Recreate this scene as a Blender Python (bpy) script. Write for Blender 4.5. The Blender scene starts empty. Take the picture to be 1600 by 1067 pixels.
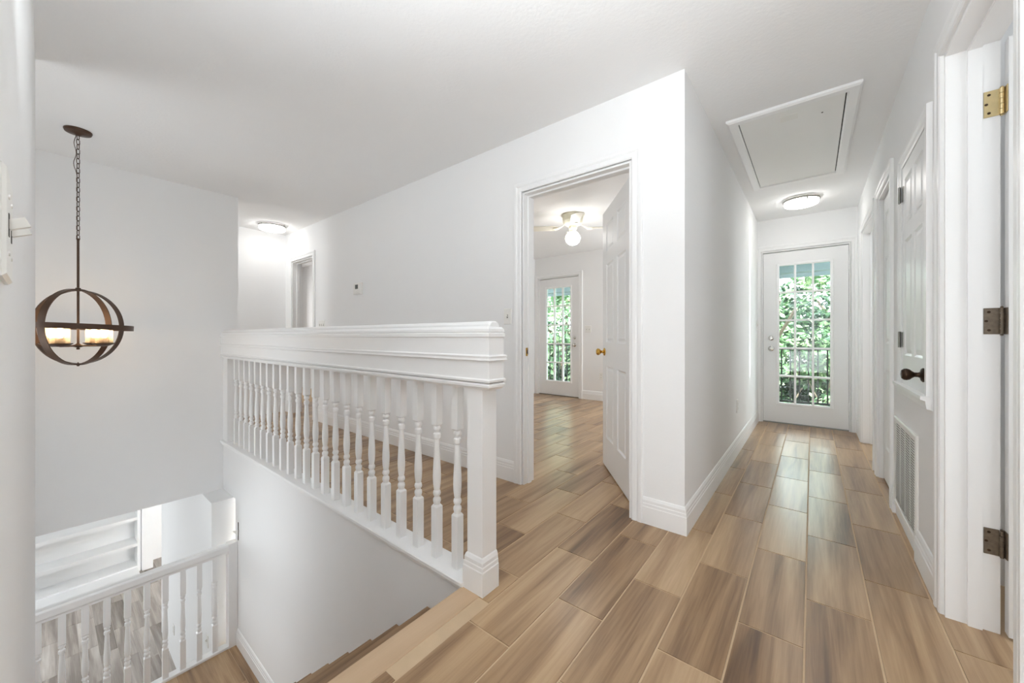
import bpy, bmesh, math, random
from mathutils import Vector, Matrix
random.seed(7)
PI = math.pi
scene = bpy.context.scene
C = scene.collection
V = Vector

# ------------------------------------------------------------------ camera
cam = bpy.data.cameras.new('camera')
cam.sensor_width = 36.0
cam.lens = 584.9 / 1600 * 36.0
cam.shift_y = -0.0052
cam.clip_start = 0.02
cam_o = bpy.data.objects.new('camera', cam)
C.objects.link(cam_o)
cam_o.location = (0, 0, 1.04)
cam_o.rotation_euler = (PI / 2, 0, math.radians(38.70))
scene.camera = cam_o

# ------------------------------------------------------------------ exposure
vs = scene.view_settings
vs.view_transform = 'Standard'
vs.look = 'None'
vs.gamma = 1
vs.use_curve_mapping = False
vs.exposure = 1.27
scene.cycles.max_bounces = 12
scene.cycles.diffuse_bounces = 9
scene.cycles.glossy_bounces = 4
scene.cycles.transparent_max_bounces = 16
scene.cycles.use_denoising = True
scene.cycles.caustics_reflective = False
scene.cycles.caustics_refractive = False
scene.cycles.sample_clamp_indirect = 6.0

# ------------------------------------------------------------------ world + sun
w = bpy.data.worlds.new('sky')
scene.world = w
w.use_nodes = True
bgn = w.node_tree.nodes['Background']
bgn.inputs['Color'].default_value = (0.86, 0.93, 1.0, 1)
bgn.inputs['Strength'].default_value = 8.5
sun = bpy.data.lights.new('sun', 'SUN')
sun.energy = 9.0
sun.angle = math.radians(1.0)
sun.color = (1.0, 0.97, 0.9)
so = bpy.data.objects.new('sun', sun)
C.objects.link(so)
so.rotation_euler = (math.radians(38), 0, math.radians(25))   # from the south, high; the house roof shades the rooms

# ------------------------------------------------------------------ large area lights (added fill out of view, not real windows or lamps)
def area(name, loc, target, sx, sy, power, col=(1, 1, 1)):
    l = bpy.data.lights.new(name, 'AREA')
    l.shape = 'RECTANGLE'; l.size = sx; l.size_y = sy; l.energy = power; l.color = col
    o = bpy.data.objects.new(name, l); C.objects.link(o)
    o.location = loc
    d = V(target) - V(loc)
    o.rotation_euler = d.to_track_quat('-Z', 'Y').to_euler()
    return o
CW = (0.895, 0.957, 1.0)
area('fill_light_back', (-0.1, -2.3, 1.1), (-0.1, 3, 2.0), 0.8, 1.9, 4.5, CW)  # unseen fill added behind the camera
area('bounce_fill', (-0.08, 0.76, 1.90), (-0.05, 0.95, 2.44), 0.5, 0.5, 2.0, CW)  # added up-facing fill, bounced off the ceiling near the camera
area('bounce_fill_stair', (-0.46, 0.24, 1.70), (-0.75, 0.30, 2.44), 0.5, 0.5, 8.2, CW)  # second added up-facing fill, on the stair side
area('fill_light_near_room', (1.9, 1.2, 1.5), (-0.5, 2.6, 1.3), 1.0, 1.4, 6.5, CW)  # fill added to reach the mid hallway through the nearest doorway
area('fill_light_next_room', (1.9, 4.7, 1.5), (-0.5, 3.9, 1.3), 0.9, 1.4, 5.8, CW)  # fill added to light the left hall wall through the far doorway
area('fill_light_low', (-0.1, -1.9, 0.35), (-0.1, 2.6, 2.44), 0.8, 0.6, 7.4, CW)  # low fill added behind the camera to lift the hall ceiling
area('fill_light_small_room', (-7.9, 2.6, 1.3), (-5.0, 2.9, 1.3), 0.9, 1.6, 4.0, (1, 1, 1))  # fill added to brighten the view through the far doorway
area('fill_light_lower', (-7.4, -1.9, -1.2), (-5.0, 0.6, -2.2), 1.8, 1.6, 26.1, CW)  # unseen fill added for the lower level
area('fill_light_landing', (-3.3, -1.05, 0.2), (-1.8, 1.1, 0.6), 1.2, 3.0, 17.0, CW)  # unseen fill added beside the landing for the stairwell
area('fill_light_corridor', (-5.2, -1.6, 1.4), (-5.2, 2.0, 1.5), 0.9, 1.8, 9.0, CW)  # unseen fill added to brighten the far corridor
area('fill_light_bedroom', (-0.9, 5.2, 1.4), (-3.0, 3.4, 1.4), 1.2, 1.6, 15.6, CW)  # extra fill added in the hidden part of the bedroom

# ------------------------------------------------------------------ materials
def srgb(r, g, b):
    f = lambda c: (c / 255 / 12.92) if c <= 10.3 else (((c / 255 + 0.055) / 1.055) ** 2.4)
    return (f(r), f(g), f(b), 1)
def mat(name, col, rough=0.5, metal=0.0, spec=0.5, bump=0.0, bscale=200, emit=None, estr=0, vary=0.0, vscale=6, coat=0):
    m = bpy.data.materials.new(name); m.use_nodes = True
    nt = m.node_tree; p = nt.nodes['Principled BSDF']
    p.inputs['Base Color'].default_value = col
    p.inputs['Roughness'].default_value = rough
    p.inputs['Metallic'].default_value = metal
    p.inputs['Specular IOR Level'].default_value = spec
    p.inputs['Coat Weight'].default_value = coat
    if emit:
        p.inputs['Emission Color'].default_value = emit
        p.inputs['Emission Strength'].default_value = estr
    tc = nt.nodes.new('ShaderNodeTexCoord')
    if vary:
        n = nt.nodes.new('ShaderNodeTexNoise'); n.inputs['Scale'].default_value = vscale; n.inputs['Detail'].default_value = 5
        nt.links.new(tc.outputs['Object'], n.inputs['Vector'])
        mx = nt.nodes.new('ShaderNodeMix'); mx.data_type = 'RGBA'
        mx.inputs['A'].default_value = col
        mx.inputs['B'].default_value = tuple(c * (1 - vary) for c in col[:3]) + (1,)
        nt.links.new(n.outputs['Fac'], mx.inputs['Factor'])
        nt.links.new(mx.outputs['Result'], p.inputs['Base Color'])
    if bump:
        n = nt.nodes.new('ShaderNodeTexNoise'); n.inputs['Scale'].default_value = bscale; n.inputs['Detail'].default_value = 3
        nt.links.new(tc.outputs['Object'], n.inputs['Vector'])
        b = nt.nodes.new('ShaderNodeBump'); b.inputs['Strength'].default_value = bump; b.inputs['Distance'].default_value = 0.002
        nt.links.new(n.outputs['Fac'], b.inputs['Height']); nt.links.new(b.outputs['Normal'], p.inputs['Normal'])
    return m
WALL = mat('wall_paint', srgb(240, 240, 240), 0.85, spec=0.12, bump=0.12, bscale=90, vary=0.015)
CEIL = mat('ceiling_paint', srgb(240, 240, 240), 0.9, spec=0.1, bump=0.5, bscale=60, vary=0.02)
TRIM = mat('trim_paint', srgb(241, 241, 241), 0.33, spec=0.45, bump=0.04, bscale=30, vary=0.01)
DOOR = mat('door_paint', srgb(235, 235, 235), 0.35, spec=0.4, bump=0.06, bscale=50, vary=0.01)
PLASTIC = mat('white_plastic', srgb(236, 235, 231), 0.35, vary=0.01)
GROUT = mat('tan_grout', srgb(212, 186, 154), 0.9, bump=0.3, bscale=300, vary=0.15, vscale=20)
GROUT2 = mat('pale_grout', srgb(200, 194, 186), 0.9, bump=0.3, bscale=300, vary=0.1, vscale=20)
BRONZE = mat('dark_bronze', srgb(74, 58, 46), 0.38, metal=0.85, vary=0.3, vscale=40)
PEND = mat('rubbed_brown_metal', srgb(86, 62, 46), 0.42, metal=0.35, vary=0.35, vscale=18, bump=0.1, bscale=80)
BRASS = mat('polished_brass', srgb(214, 170, 84), 0.18, metal=1.0, vary=0.1, vscale=30)
OLDBRASS = mat('pale_worn_brass', srgb(232, 210, 160), 0.3, metal=0.7, vary=0.25, vscale=60)
WORN = mat('worn_bronze_hinge', srgb(140, 126, 110), 0.42, metal=0.45, vary=0.6, vscale=90)
CHROME = mat('satin_nickel', srgb(205, 203, 198), 0.22, metal=1.0, vary=0.05)
STEEL = mat('dull_steel', srgb(150, 148, 142), 0.35, metal=0.9, vary=0.2, vscale=60)
DARK = mat('dark_gap', srgb(60, 56, 50), 0.8, vary=0.2)
SLOT = mat('slot_dark', srgb(90, 88, 84), 0.7, vary=0.1)
LCD = mat('thermostat_screen', srgb(70, 74, 68), 0.3, vary=0.2, vscale=60)
DIFF = mat('light_diffuser', srgb(250, 250, 248), 0.4, emit=(1, 0.985, 0.96, 1), estr=5.2, vary=0.01)
GLOBE = mat('fan_globe_glass', srgb(250, 250, 248), 0.4, emit=(1, 0.98, 0.95, 1), estr=11.0, vary=0.01)
BULB = mat('warm_bulb', srgb(255, 240, 210), 0.4, emit=(1, 0.80, 0.55, 1), estr=15.0, vary=0.01)
FANM = mat('cream_fan_metal', srgb(228, 224, 204), 0.4, vary=0.04)
FANB = mat('fan_blade_white', srgb(230, 226, 212), 0.45, vary=0.05)
PORCH = mat('porch_blue_grey_paint', srgb(128, 144, 148), 0.6, vary=0.1, vscale=4)
SOFF = mat('porch_soffit_paint', srgb(128, 142, 146), 0.7, vary=0.06, vscale=4)
DECK = mat('porch_deck_wood', srgb(120, 110, 98), 0.7, bump=0.2, bscale=40, vary=0.3, vscale=9)
IRON = mat('black_iron', srgb(24, 28, 26), 0.5, metal=0.4, vary=0.2)
BARK = mat('bark', srgb(96, 84, 70), 0.9, bump=0.8, bscale=20, vary=0.5, vscale=8)
EARTH = mat('garden_ground', srgb(96, 112, 62), 0.9, bump=0.6, bscale=8, vary=0.6, vscale=2)
CANDLE = mat('brown_candle_cup', srgb(120, 84, 54), 0.6, vary=0.2, vscale=30)

def glass(name, tint, rough=0.0, refl=0.5):
    m = bpy.data.materials.new(name); m.use_nodes = True
    nt = m.node_tree; nt.nodes.clear()
    o = nt.nodes.new('ShaderNodeOutputMaterial'); mx = nt.nodes.new('ShaderNodeMixShader')
    t = nt.nodes.new('ShaderNodeBsdfTransparent'); g = nt.nodes.new('ShaderNodeBsdfGlossy'); f = nt.nodes.new('ShaderNodeFresnel')
    ml = nt.nodes.new('ShaderNodeMath'); ml.operation = 'MULTIPLY'; ml.inputs[1].default_value = refl
    t.inputs['Color'].default_value = tint; g.inputs['Roughness'].default_value = rough; f.inputs['IOR'].default_value = 1.45
    nt.links.new(f.outputs[0], ml.inputs[0]); nt.links.new(ml.outputs[0], mx.inputs[0])
    nt.links.new(t.outputs[0], mx.inputs[1]); nt.links.new(g.outputs[0], mx.inputs[2]); nt.links.new(mx.outputs[0], o.inputs[0])
    return m
PANE = glass('window_glass', (0.93, 0.97, 0.95, 1))
CUP = glass('seeded_cup_glass', (0.97, 0.94, 0.88, 1), 0.15, 1.0)
def frosted():
    m = bpy.data.materials.new('amber_tinted_cup_glass'); m.use_nodes = True
    nt = m.node_tree; p = nt.nodes['Principled BSDF']; o = nt.nodes['Material Output']
    p.inputs['Base Color'].default_value = (1, 0.93, 0.8, 1); p.inputs['Roughness'].default_value = 0.3
    tr = nt.nodes.new('ShaderNodeBsdfTranslucent'); tr.inputs['Color'].default_value = (1, 0.9, 0.75, 1)
    tp = nt.nodes.new('ShaderNodeBsdfTransparent'); tp.inputs['Color'].default_value = (1, 0.95, 0.86, 1)
    n = nt.nodes.new('ShaderNodeTexNoise'); n.inputs['Scale'].default_value = 60
    a = nt.nodes.new('ShaderNodeMixShader'); b = nt.nodes.new('ShaderNodeMixShader')
    a.inputs[0].default_value = 0.5
    nt.links.new(p.outputs[0], a.inputs[1]); nt.links.new(tr.outputs[0], a.inputs[2])
    mr = nt.nodes.new('ShaderNodeMapRange'); mr.inputs['To Min'].default_value = 0.72; mr.inputs['To Max'].default_value = 0.9
    nt.links.new(n.outputs['Fac'], mr.inputs['Value']); nt.links.new(mr.outputs[0], b.inputs[0])
    nt.links.new(a.outputs[0], b.inputs[1]); nt.links.new(tp.outputs[0], b.inputs[2]); nt.links.new(b.outputs[0], o.inputs[0])
    return m
FROST = frosted()

def wood(name, stops, rough=0.3, gscale=1.0, pale=0.0):
    """wood-look porcelain; every tile differs through its object random"""
    m = bpy.data.materials.new(name); m.use_nodes = True
    nt = m.node_tree; p = nt.nodes['Principled BSDF']; L = nt.links.new
    tc = nt.nodes.new('ShaderNodeTexCoord'); oi = nt.nodes.new('ShaderNodeObjectInfo')
    rnd = nt.nodes.new('ShaderNodeMath'); rnd.operation = 'MULTIPLY'; rnd.inputs[1].default_value = 57.3
    L(oi.outputs['Random'], rnd.inputs[0])
    cmb = nt.nodes.new('ShaderNodeCombineXYZ'); L(rnd.outputs[0], cmb.inputs[0]); L(rnd.outputs[0], cmb.inputs[1]); L(rnd.outputs[0], cmb.inputs[2])
    add = nt.nodes.new('ShaderNodeVectorMath'); add.operation = 'ADD'; L(tc.outputs['Object'], add.inputs[0]); L(cmb.outputs[0], add.inputs[1])
    def noise(sx, sy, scale, det, dist):
        mp = nt.nodes.new('ShaderNodeMapping'); mp.inputs['Scale'].default_value = (sx * gscale, sy * gscale, 1)
        L(add.outputs[0], mp.inputs['Vector'])
        n = nt.nodes.new('ShaderNodeTexNoise'); n.inputs['Scale'].default_value = scale; n.inputs['Detail'].default_value = det
        n.inputs['Distortion'].default_value = dist
        L(mp.outputs[0], n.inputs['Vector']); return n
    broad = noise(11, 0.7, 1.0, 3, 0.8)
    grain = noise(60, 2.2, 1.0, 6, 1.2)
    fine = noise(260, 9, 1.0, 4, 0.3)
    m1 = nt.nodes.new('ShaderNodeMath'); m1.operation = 'MULTIPLY_ADD'; m1.inputs[1].default_value = 0.32
    L(grain.outputs['Fac'], m1.inputs[0])
    m0 = nt.nodes.new('ShaderNodeMath'); m0.operation = 'MULTIPLY'; m0.inputs[1].default_value = 1.05; L(broad.outputs['Fac'], m0.inputs[0])
    L(m0.outputs[0], m1.inputs[2])
    m2 = nt.nodes.new('ShaderNodeMath'); m2.operation = 'MULTIPLY_ADD'; m2.inputs[1].default_value = 0.12
    L(fine.outputs['Fac'], m2.inputs[0]); L(m1.outputs[0], m2.inputs[2])
    m3 = nt.nodes.new('ShaderNodeMath'); m3.operation = 'MULTIPLY_ADD'; m3.inputs[1].default_value = 0.22
    L(oi.outputs['Random'], m3.inputs[0]); L(m2.outputs[0], m3.inputs[2])
    m4 = nt.nodes.new('ShaderNodeMath'); m4.operation = 'SUBTRACT'; m4.inputs[1].default_value = 0.36; L(m3.outputs[0], m4.inputs[0])
    cr = nt.nodes.new('ShaderNodeValToRGB'); L(m4.outputs[0], cr.inputs[0])
    els = cr.color_ramp.elements
    for i, (pos, col) in enumerate(stops):
        e = els[i] if i < 2 else els.new(pos)
        e.position = pos; e.color = col
    L(cr.outputs['Color'], p.inputs['Base Color'])
    p.inputs['Roughness'].default_value = rough
    p.inputs['Specular IOR Level'].default_value = 0.65
    b = nt.nodes.new('ShaderNodeBump'); b.inputs['Strength'].default_value = 0.12; b.inputs['Distance'].default_value = 0.001
    L(m1.outputs[0], b.inputs['Height']); L(b.outputs['Normal'], p.inputs['Normal'])
    return m
TILE = wood('wood_look_tile', [(0.15, srgb(92, 66, 44)), (0.34, srgb(134, 104, 74)), (0.50, srgb(162, 131, 98)), (0.66, srgb(180, 150, 115)), (0.85, srgb(198, 168, 133))], 0.28)
NOSE = wood('pale_wood_nosing', [(0.1, srgb(180, 150, 118)), (0.5, srgb(198, 169, 137)), (0.9, srgb(208, 181, 150))], 0.3)
GREYT = wood('grey_wood_look_tile', [(0.15, srgb(104, 94, 86)), (0.4, srgb(140, 130, 122)), (0.6, srgb(172, 163, 155)), (0.85, srgb(204, 198, 191))], 0.3)

def leafmat(name, c1, c2, c3):
    m = bpy.data.materials.new(name); m.use_nodes = True
    nt = m.node_tree; p = nt.nodes['Principled BSDF']; o = nt.nodes['Material Output']; L = nt.links.new
    tc = nt.nodes.new('ShaderNodeTexCoord'); n = nt.nodes.new('ShaderNodeTexNoise'); n.inputs['Scale'].default_value = 2.3; n.inputs['Detail'].default_value = 6
    L(tc.outputs['Object'], n.inputs['Vector'])
    cr = nt.nodes.new('ShaderNodeValToRGB'); L(n.outputs['Fac'], cr.inputs[0])
    e = cr.color_ramp.elements; e[0].position = 0.35; e[0].color = c1; e[1].position = 0.65; e[1].color = c3
    x = e.new(0.5); x.color = c2
    L(cr.outputs[0], p.inputs['Base Color']); p.inputs['Roughness'].default_value = 0.4
    t = nt.nodes.new('ShaderNodeBsdfTranslucent'); L(cr.outputs[0], t.inputs['Color'])
    mx = nt.nodes.new('ShaderNodeMixShader'); mx.inputs[0].default_value = 0.22
    L(p.outputs[0], mx.inputs[1]); L(t.outputs[0], mx.inputs[2]); L(mx.outputs[0], o.inputs[0])
    return m
LEAF = leafmat('leaf_green', srgb(40, 66, 46), srgb(84, 116, 78), srgb(176, 194, 150))
LEAFD = leafmat('leaf_dark_green', srgb(16, 34, 24), srgb(30, 54, 38), srgb(66, 96, 66))

# ------------------------------------------------------------------ mesh helpers
def finish(bm, smooth=False):
    bmesh.ops.recalc_face_normals(bm, faces=bm.faces)
    if smooth:
        for f in bm.faces: f.smooth = True
    return bm
def obj(name, bm, m, parent=None, loc=None, smooth=False, auto=None):
    finish(bm, smooth)
    if auto is not None:
        for f in bm.faces: f.smooth = True
        for e in bm.edges:
            if len(e.link_faces) == 2 and e.calc_face_angle(0) > auto: e.smooth = False
    me = bpy.data.meshes.new(name); bm.to_mesh(me); bm.free()
    me.materials.append(m)
    o = bpy.data.objects.new(name, me); C.objects.link(o)
    if parent: o.parent = parent
    if loc: o.location = loc
    return o
def NB(): return bmesh.new()
def box(bm, x0, x1, y0, y1, z0, z1):
    v = [bm.verts.new(p) for p in ((x0, y0, z0), (x1, y0, z0), (x1, y1, z0), (x0, y1, z0), (x0, y0, z1), (x1, y0, z1), (x1, y1, z1), (x0, y1, z1))]
    for f in ((0, 3, 2, 1), (4, 5, 6, 7), (0, 1, 5, 4), (1, 2, 6, 5), (2, 3, 7, 6), (3, 0, 4, 7)):
        bm.faces.new([v[i] for i in f])
    return bm
def bxb(x0, x1, y0, y1, z0, z1): return box(NB(), x0, x1, y0, y1, z0, z1)
def bevel(bm, w, seg=1):
    bmesh.ops.bevel(bm, geom=list(bm.edges), offset=w, segments=seg, affect='EDGES', profile=0.5)
    return bm
def chamfer(bm, x0, x1, y0, y1, z0, z1, c):
    """box whose top edges are chamfered by c"""
    lv = [[(x0, y0, z0), (x1, y0, z0), (x1, y1, z0), (x0, y1, z0)],
          [(x0, y0, z1 - c), (x1, y0, z1 - c), (x1, y1, z1 - c), (x0, y1, z1 - c)],
          [(x0 + c, y0 + c, z1), (x1 - c, y0 + c, z1), (x1 - c, y1 - c, z1), (x0 + c, y1 - c, z1)]]
    r = [[bm.verts.new(p) for p in l] for l in lv]
    for a, b in ((0, 1), (1, 2)):
        for i in range(4): bm.faces.new((r[a][i], r[a][(i + 1) % 4], r[b][(i + 1) % 4], r[b][i]))
    bm.faces.new(r[2]); bm.faces.new(r[0][::-1])
    return bm
def sweep(bm, path, n, prof):
    """profile (a outward = t x n, b along n) along a planar open path with mitres"""
    n = V(n); P_ = [V(p) for p in path]; rings = []
    for i, p in enumerate(P_):
        s = []
        if i > 0: s.append((P_[i] - P_[i - 1]).normalized().cross(n))
        if i < len(P_) - 1: s.append((P_[i + 1] - P_[i]).normalized().cross(n))
        m = s[0] if len(s) == 1 else (s[0] + s[1]) / (1 + s[0].dot(s[1]))
        rings.append([bm.verts.new(p + m * a + n * b) for a, b in prof])
    k = len(prof)
    for a, b in zip(rings, rings[1:]):
        for i in range(k): bm.faces.new((a[i], a[(i + 1) % k], b[(i + 1) % k], b[i]))
    bm.faces.new(rings[0]); bm.faces.new(rings[-1][::-1])
    return bm
def lathe(bm, prof, seg=16, M=None, cap=True):
    """prof (r, z) about the z axis"""
    M = M or Matrix.Identity(4); rings = []
    for r, z in prof:
        rings.append([bm.verts.new(M @ V((r * math.cos(2 * PI * i / seg), r * math.sin(2 * PI * i / seg), z))) for i in range(seg)])
    for a, b in zip(rings, rings[1:]):
        for i in range(seg): bm.faces.new((a[i], a[(i + 1) % seg], b[(i + 1) % seg], b[i]))
    if cap: bm.faces.new(rings[0][::-1]); bm.faces.new(rings[-1])
    return bm
def tube(bm, pts, r, seg=8, closed=False):
    pts = [V(p) for p in pts]; rings = []; N = len(pts); prev = None
    for i, p in enumerate(pts):
        a = pts[(i - 1) % N] if (closed or i > 0) else p
        b = pts[(i + 1) % N] if (closed or i < N - 1) else p
        t = (b - a).normalized()
        u = t.orthogonal().normalized() if prev is None else (prev - t * prev.dot(t)).normalized()
        prev = u; q = t.cross(u)
        rings.append([bm.verts.new(p + (u * math.cos(2 * PI * k / seg) + q * math.sin(2 * PI * k / seg)) * r) for k in range(seg)])
    m = N if closed else N - 1
    for i in range(m):
        a, b = rings[i], rings[(i + 1) % N]
        for k in range(seg): bm.faces.new((a[k], a[(k + 1) % seg], b[(k + 1) % seg], b[k]))
    if not closed: bm.faces.new(rings[0][::-1]); bm.faces.new(rings[-1])
    return bm
def band(bm, axis_fn, seg, w, t, R):
    """closed flat band: axis_fn(angle)->(radial unit, width unit)"""
    rings = []
    for i in range(seg):
        rd, wd = axis_fn(2 * PI * i / seg)
        rings.append([bm.verts.new(rd * (R + a) + wd * b) for a, b in ((-t / 2, -w / 2), (t / 2, -w / 2), (t / 2, w / 2), (-t / 2, w / 2))])
    for i in range(seg):
        a, b = rings[i], rings[(i + 1) % seg]
        for k in range(4): bm.faces.new((a[k], a[(k + 1) % 4], b[(k + 1) % 4], b[k]))
    return bm
def RX(a): return Matrix.Rotation(a, 4, 'X')
def RY(a): return Matrix.Rotation(a, 4, 'Y')
def RZ(a): return Matrix.Rotation(a, 4, 'Z')
def T(x, y, z): return Matrix.Translation((x, y, z))

def tag(o, label=None, cat=None, group=None, kind=None):
    if label: o['label'] = label
    if cat: o['category'] = cat
    if group: o['group'] = group
    if kind: o['kind'] = kind
    return o
def struct(name, bm, m, label, cat, loc=None, rotz=0, **kw):
    o = obj(name, bm, m, None, loc, **kw); o.rotation_euler.z = rotz
    return tag(o, label, cat, kind='structure')
def thing(name, label, cat, loc, rotz=0, group=None):
    o = bpy.data.objects.new(name, None); C.objects.link(o)
    o.empty_display_size = 0.1
    o.location = loc; o.rotation_euler.z = rotz
    return tag(o, label, cat, group)
def copy_tree(o, parent=None):
    c = o.copy(); C.objects.link(c); c.parent = parent
    for ch in list(o.children): copy_tree(ch, c)
    return c

# ------------------------------------------------------------------ levels
ZC = 2.44          # ceiling
ZL = -1.764        # stair landing
ZB = -2.744        # lower floor
RISE = 0.196
TH = 0.12

# ---- walls
def wall_with_openings(axis, u0, u1, t0, t1, z0, z1, ops):
    """axis 'x': wall runs along x, thickness in y; ops = [(a,b,za,zb)]"""
    bm = NB()
    def bb(a, b, za, zb):
        if b - a < 1e-4 or zb - za < 1e-4: return
        if axis == 'x': box(bm, a, b, t0, t1, za, zb)
        else: box(bm, t0, t1, a, b, za, zb)
    cur = u0
    for a, b, za, zb in sorted(ops):
        bb(cur, a, z0, z1); bb(a, b, z0, za); bb(a, b, zb, z1); cur = b
    bb(cur, u1, z0, z1)
    return bm
YW = 2.095; XL = -0.52; XR = 0.385; YE = 5.47; YR = 5.59; XF = -5.71
D3 = (-1.585, -0.805)        # bedroom doorway
DF = (-5.50, -4.86)          # far doorway
struct('wall_front', wall_with_openings('x', XF, XL, YW, YW + TH, -0.006, ZC, [(DF[0], DF[1], -0.006, 2.04), (D3[0], D3[1], -0.006, 2.045)]), WALL,
       'long white wall behind the balustrade with two doorways and the thermostat', 'wall')
struct('wall_left', wall_with_openings('y', YW + TH, YE, XL - TH, XL, -0.006, ZC, []), WALL,
       'white wall along the left side of the narrow hallway', 'wall')
struct('wall_back', wall_with_openings('x', XL, XR + TH, YE, YE + 0.14, -0.006, ZC, [(-0.478, 0.328, -0.006, 2.06)]), WALL,
       'narrow white wall around the glass door closing the hallway', 'wall')
struct('wall_right', wall_with_openings('y', -2.6, YE, XR, XR + TH, -0.006, ZC,
       [(1.44, YW, -0.006, 2.085), (2.34, 2.86, 0.792, 1.928), (3.26, 3.85, -0.006, 2.05), (4.08, 5.0, -0.006, 2.045)]), WALL,
       'white wall along the right side of the hallway with the grille and small door', 'wall')
struct('wall_far', wall_with_openings('y', -2.0, YW, XF - TH, XF, -0.006, ZC, []), WALL,
       'white wall closing the upper corridor past the open railing', 'wall')
struct('wall_stairwell', bxb(-4.65, -4.53, -1.1, 1.222, -0.46, ZC), WALL,
       'tall grey-white wall behind the hanging lantern, open underneath', 'wall')
struct('wall_near', bxb(-3.06, -0.55, -0.13, -0.03, ZB, ZC), WALL,
       'white wall at the left edge of the picture, seen edge on with a switch', 'wall')
bm = NB(); box(bm, -4.15, -1.125, 1.1, 1.2, ZB, -0.015); box(bm, -4.53, -4.15, 1.1, 1.2, -0.46, -0.015)
struct('wall_stair', bm, WALL, 'white stairwell wall under the balustrade beside the steps', 'wall')
struct('wall_bedroom', wall_with_openings('x', XF, XL - TH, YR, YR + 0.14, -0.006, ZC, [(-3.866, -3.040, -0.006, 2.07)]), WALL,
       'pale wall around the glass door seen through the open doorway', 'wall')
struct('wall_bedroom_left', bxb(-4.06, -3.94, YW + TH, YR, 0, ZC), WALL, 'white side wall just inside the open doorway, far corner', 'wall')
# closed-off spaces out of view
bm = NB()
box(bm, -3.06, 0.5, -2.72, -2.6, ZB, ZC); box(bm, -1.10, -0.98, -2.6, 1.2, ZB, -0.32); box(bm, -3.06, -2.94, -2.6, -1.22, ZB, ZC); box(bm, -0.67, -0.55, -2.6, -0.13, -0.3, ZC)
box(bm, -4.65, -2.94, -1.22, -1.1, ZB, ZC); box(bm, -5.83, -4.53, -2.12, -2.0, -0.3, ZC)
box(bm, -4.65, -4.53, -2.0, -1.22, -0.3, ZC)
struct('wall_hidden', bm, WALL, 'plain white walls of the spaces behind the camera', 'wall')
bm = NB()
box(bm, 2.0, 2.1, 0.5, 5.6, -0.1, ZC); box(bm, 0.505, 2.0, 0.5, 0.6, -0.1, ZC); box(bm, 0.505, 2.0, 2.5, 2.6, -0.1, ZC)
box(bm, 0.505, 2.0, 5.3, 5.4, -0.1, ZC); box(bm, 0.505, 2.0, 3.96, 4.0, -0.1, ZC)
struct('wall_closet', bm, WALL, 'plain walls of the small rooms behind the hallway doors', 'wall')
bm = NB()
box(bm, -8.2, -4.06, 3.3, 3.4, 0, ZC); box(bm, -8.2, -8.1, 2.0, 3.3, 0, ZC); box(bm, -8.1, -5.83, 1.95, 2.05, 0, ZC)
struct('wall_small_room', bm, WALL, 'plain white wall seen through the far doorway', 'wall')
# ceilings
struct('ceiling', bxb(-8.2, 2.1, -2.72, YR + 0.14, ZC, ZC + 0.25), CEIL, 'flat off-white textured ceiling over hallway and stairwell', 'ceiling')
# lower level shell
struct('ceiling_lower', box(bxb(-9.3, -4.56, -4.1, 2.5, -0.44, -0.31), -4.56, -2.9, -4.1, -1.22, -0.44, -0.31), CEIL, 'white ceiling of the lower floor, hidden under the landing', 'ceiling')
bm = NB(); box(bm, -8.47, -4.15, 0.935, 1.05, ZB, -0.46)
bm2 = NB(); box(bm2, -6.5, -4.2, 0.935, 1.2, ZB, -0.46)
bm.free()
struct('wall_lower_right', bm2, WALL, 'bright white lower-level wall behind the landing balusters, with switch and outlets', 'wall')
bm = NB(); box(bm, -8.79, -8.42, 0.975, 1.11, ZB, -0.46); box(bm, -8.85, -8.7, 1.0, 2.5, ZB, -0.46); box(bm, -8.95, -8.79, -4.0, 0.975, ZB, -0.46)
box(bm, -8.85, -4.15, 2.4, 2.5, ZB, -0.46)
struct('wall_lower_back', bm, WALL, 'narrow white lower-level wall beside the white shelves', 'wall')
bm = NB(); box(bm, -8.85, -2.9, -4.1, -4.0, ZB, -0.3); box(bm, -2.95, -2.9, -4.0, -1.2, ZB, -0.3); box(bm, -9.4, -9.3, -4.1, 2.6, ZB, -0.3); box(bm, -9.3, -8.8, 0.99, 1.0, ZB, -0.3)
struct('wall_lower_hidden', bm, WALL, 'plain walls of the lower room out of view', 'wall')

# ---- floors
TW = 0.1925; TLEN = 0.6096; GAP = 0.0062
floor = NB()
box(floor, -8.2, XR + TH + 1.6, 1.15, YR + 0.14, -0.3, -0.0025)
box(floor, -1.12, XR + TH + 1.6, -2.72, 1.15, -0.3, -0.0025)
box(floor, -5.83, -4.56, -2.12, 1.15, -0.3, -0.0025)
floor = struct('floor', floor, GROUT, 'brown wood-look plank tiles laid along the hallway with tan grout', 'floor')
tile_meshes = {}
def tile_obj(parent, cx, cy, cz, lx, ly, m, rot=0, h=0.008, c=0.0006, name='tile'):
    key = (round(lx, 4), round(ly, 4), m.name, h)
    if key not in tile_meshes:
        b = chamfer(NB(), -lx / 2, lx / 2, -ly / 2, ly / 2, -h, 0, c); finish(b)
        me = bpy.data.meshes.new(name); b.to_mesh(me); b.free(); me.materials.append(m); tile_meshes[key] = me
    o = bpy.data.objects.new(name, tile_meshes[key]); C.objects.link(o); o.parent = parent
    o.location = (cx, cy, cz); o.rotation_euler.z = rot
    return o
regions = [(-1.037, 0.52, -0.15, 1.08), (-5.71, 0.52, 1.08, 2.2), (-0.56, 0.52, 2.2, 5.47), (-3.95, -0.62, 2.2, 5.6), (-6.2, -4.07, 2.2, 3.3)]
n_t = 0
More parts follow.
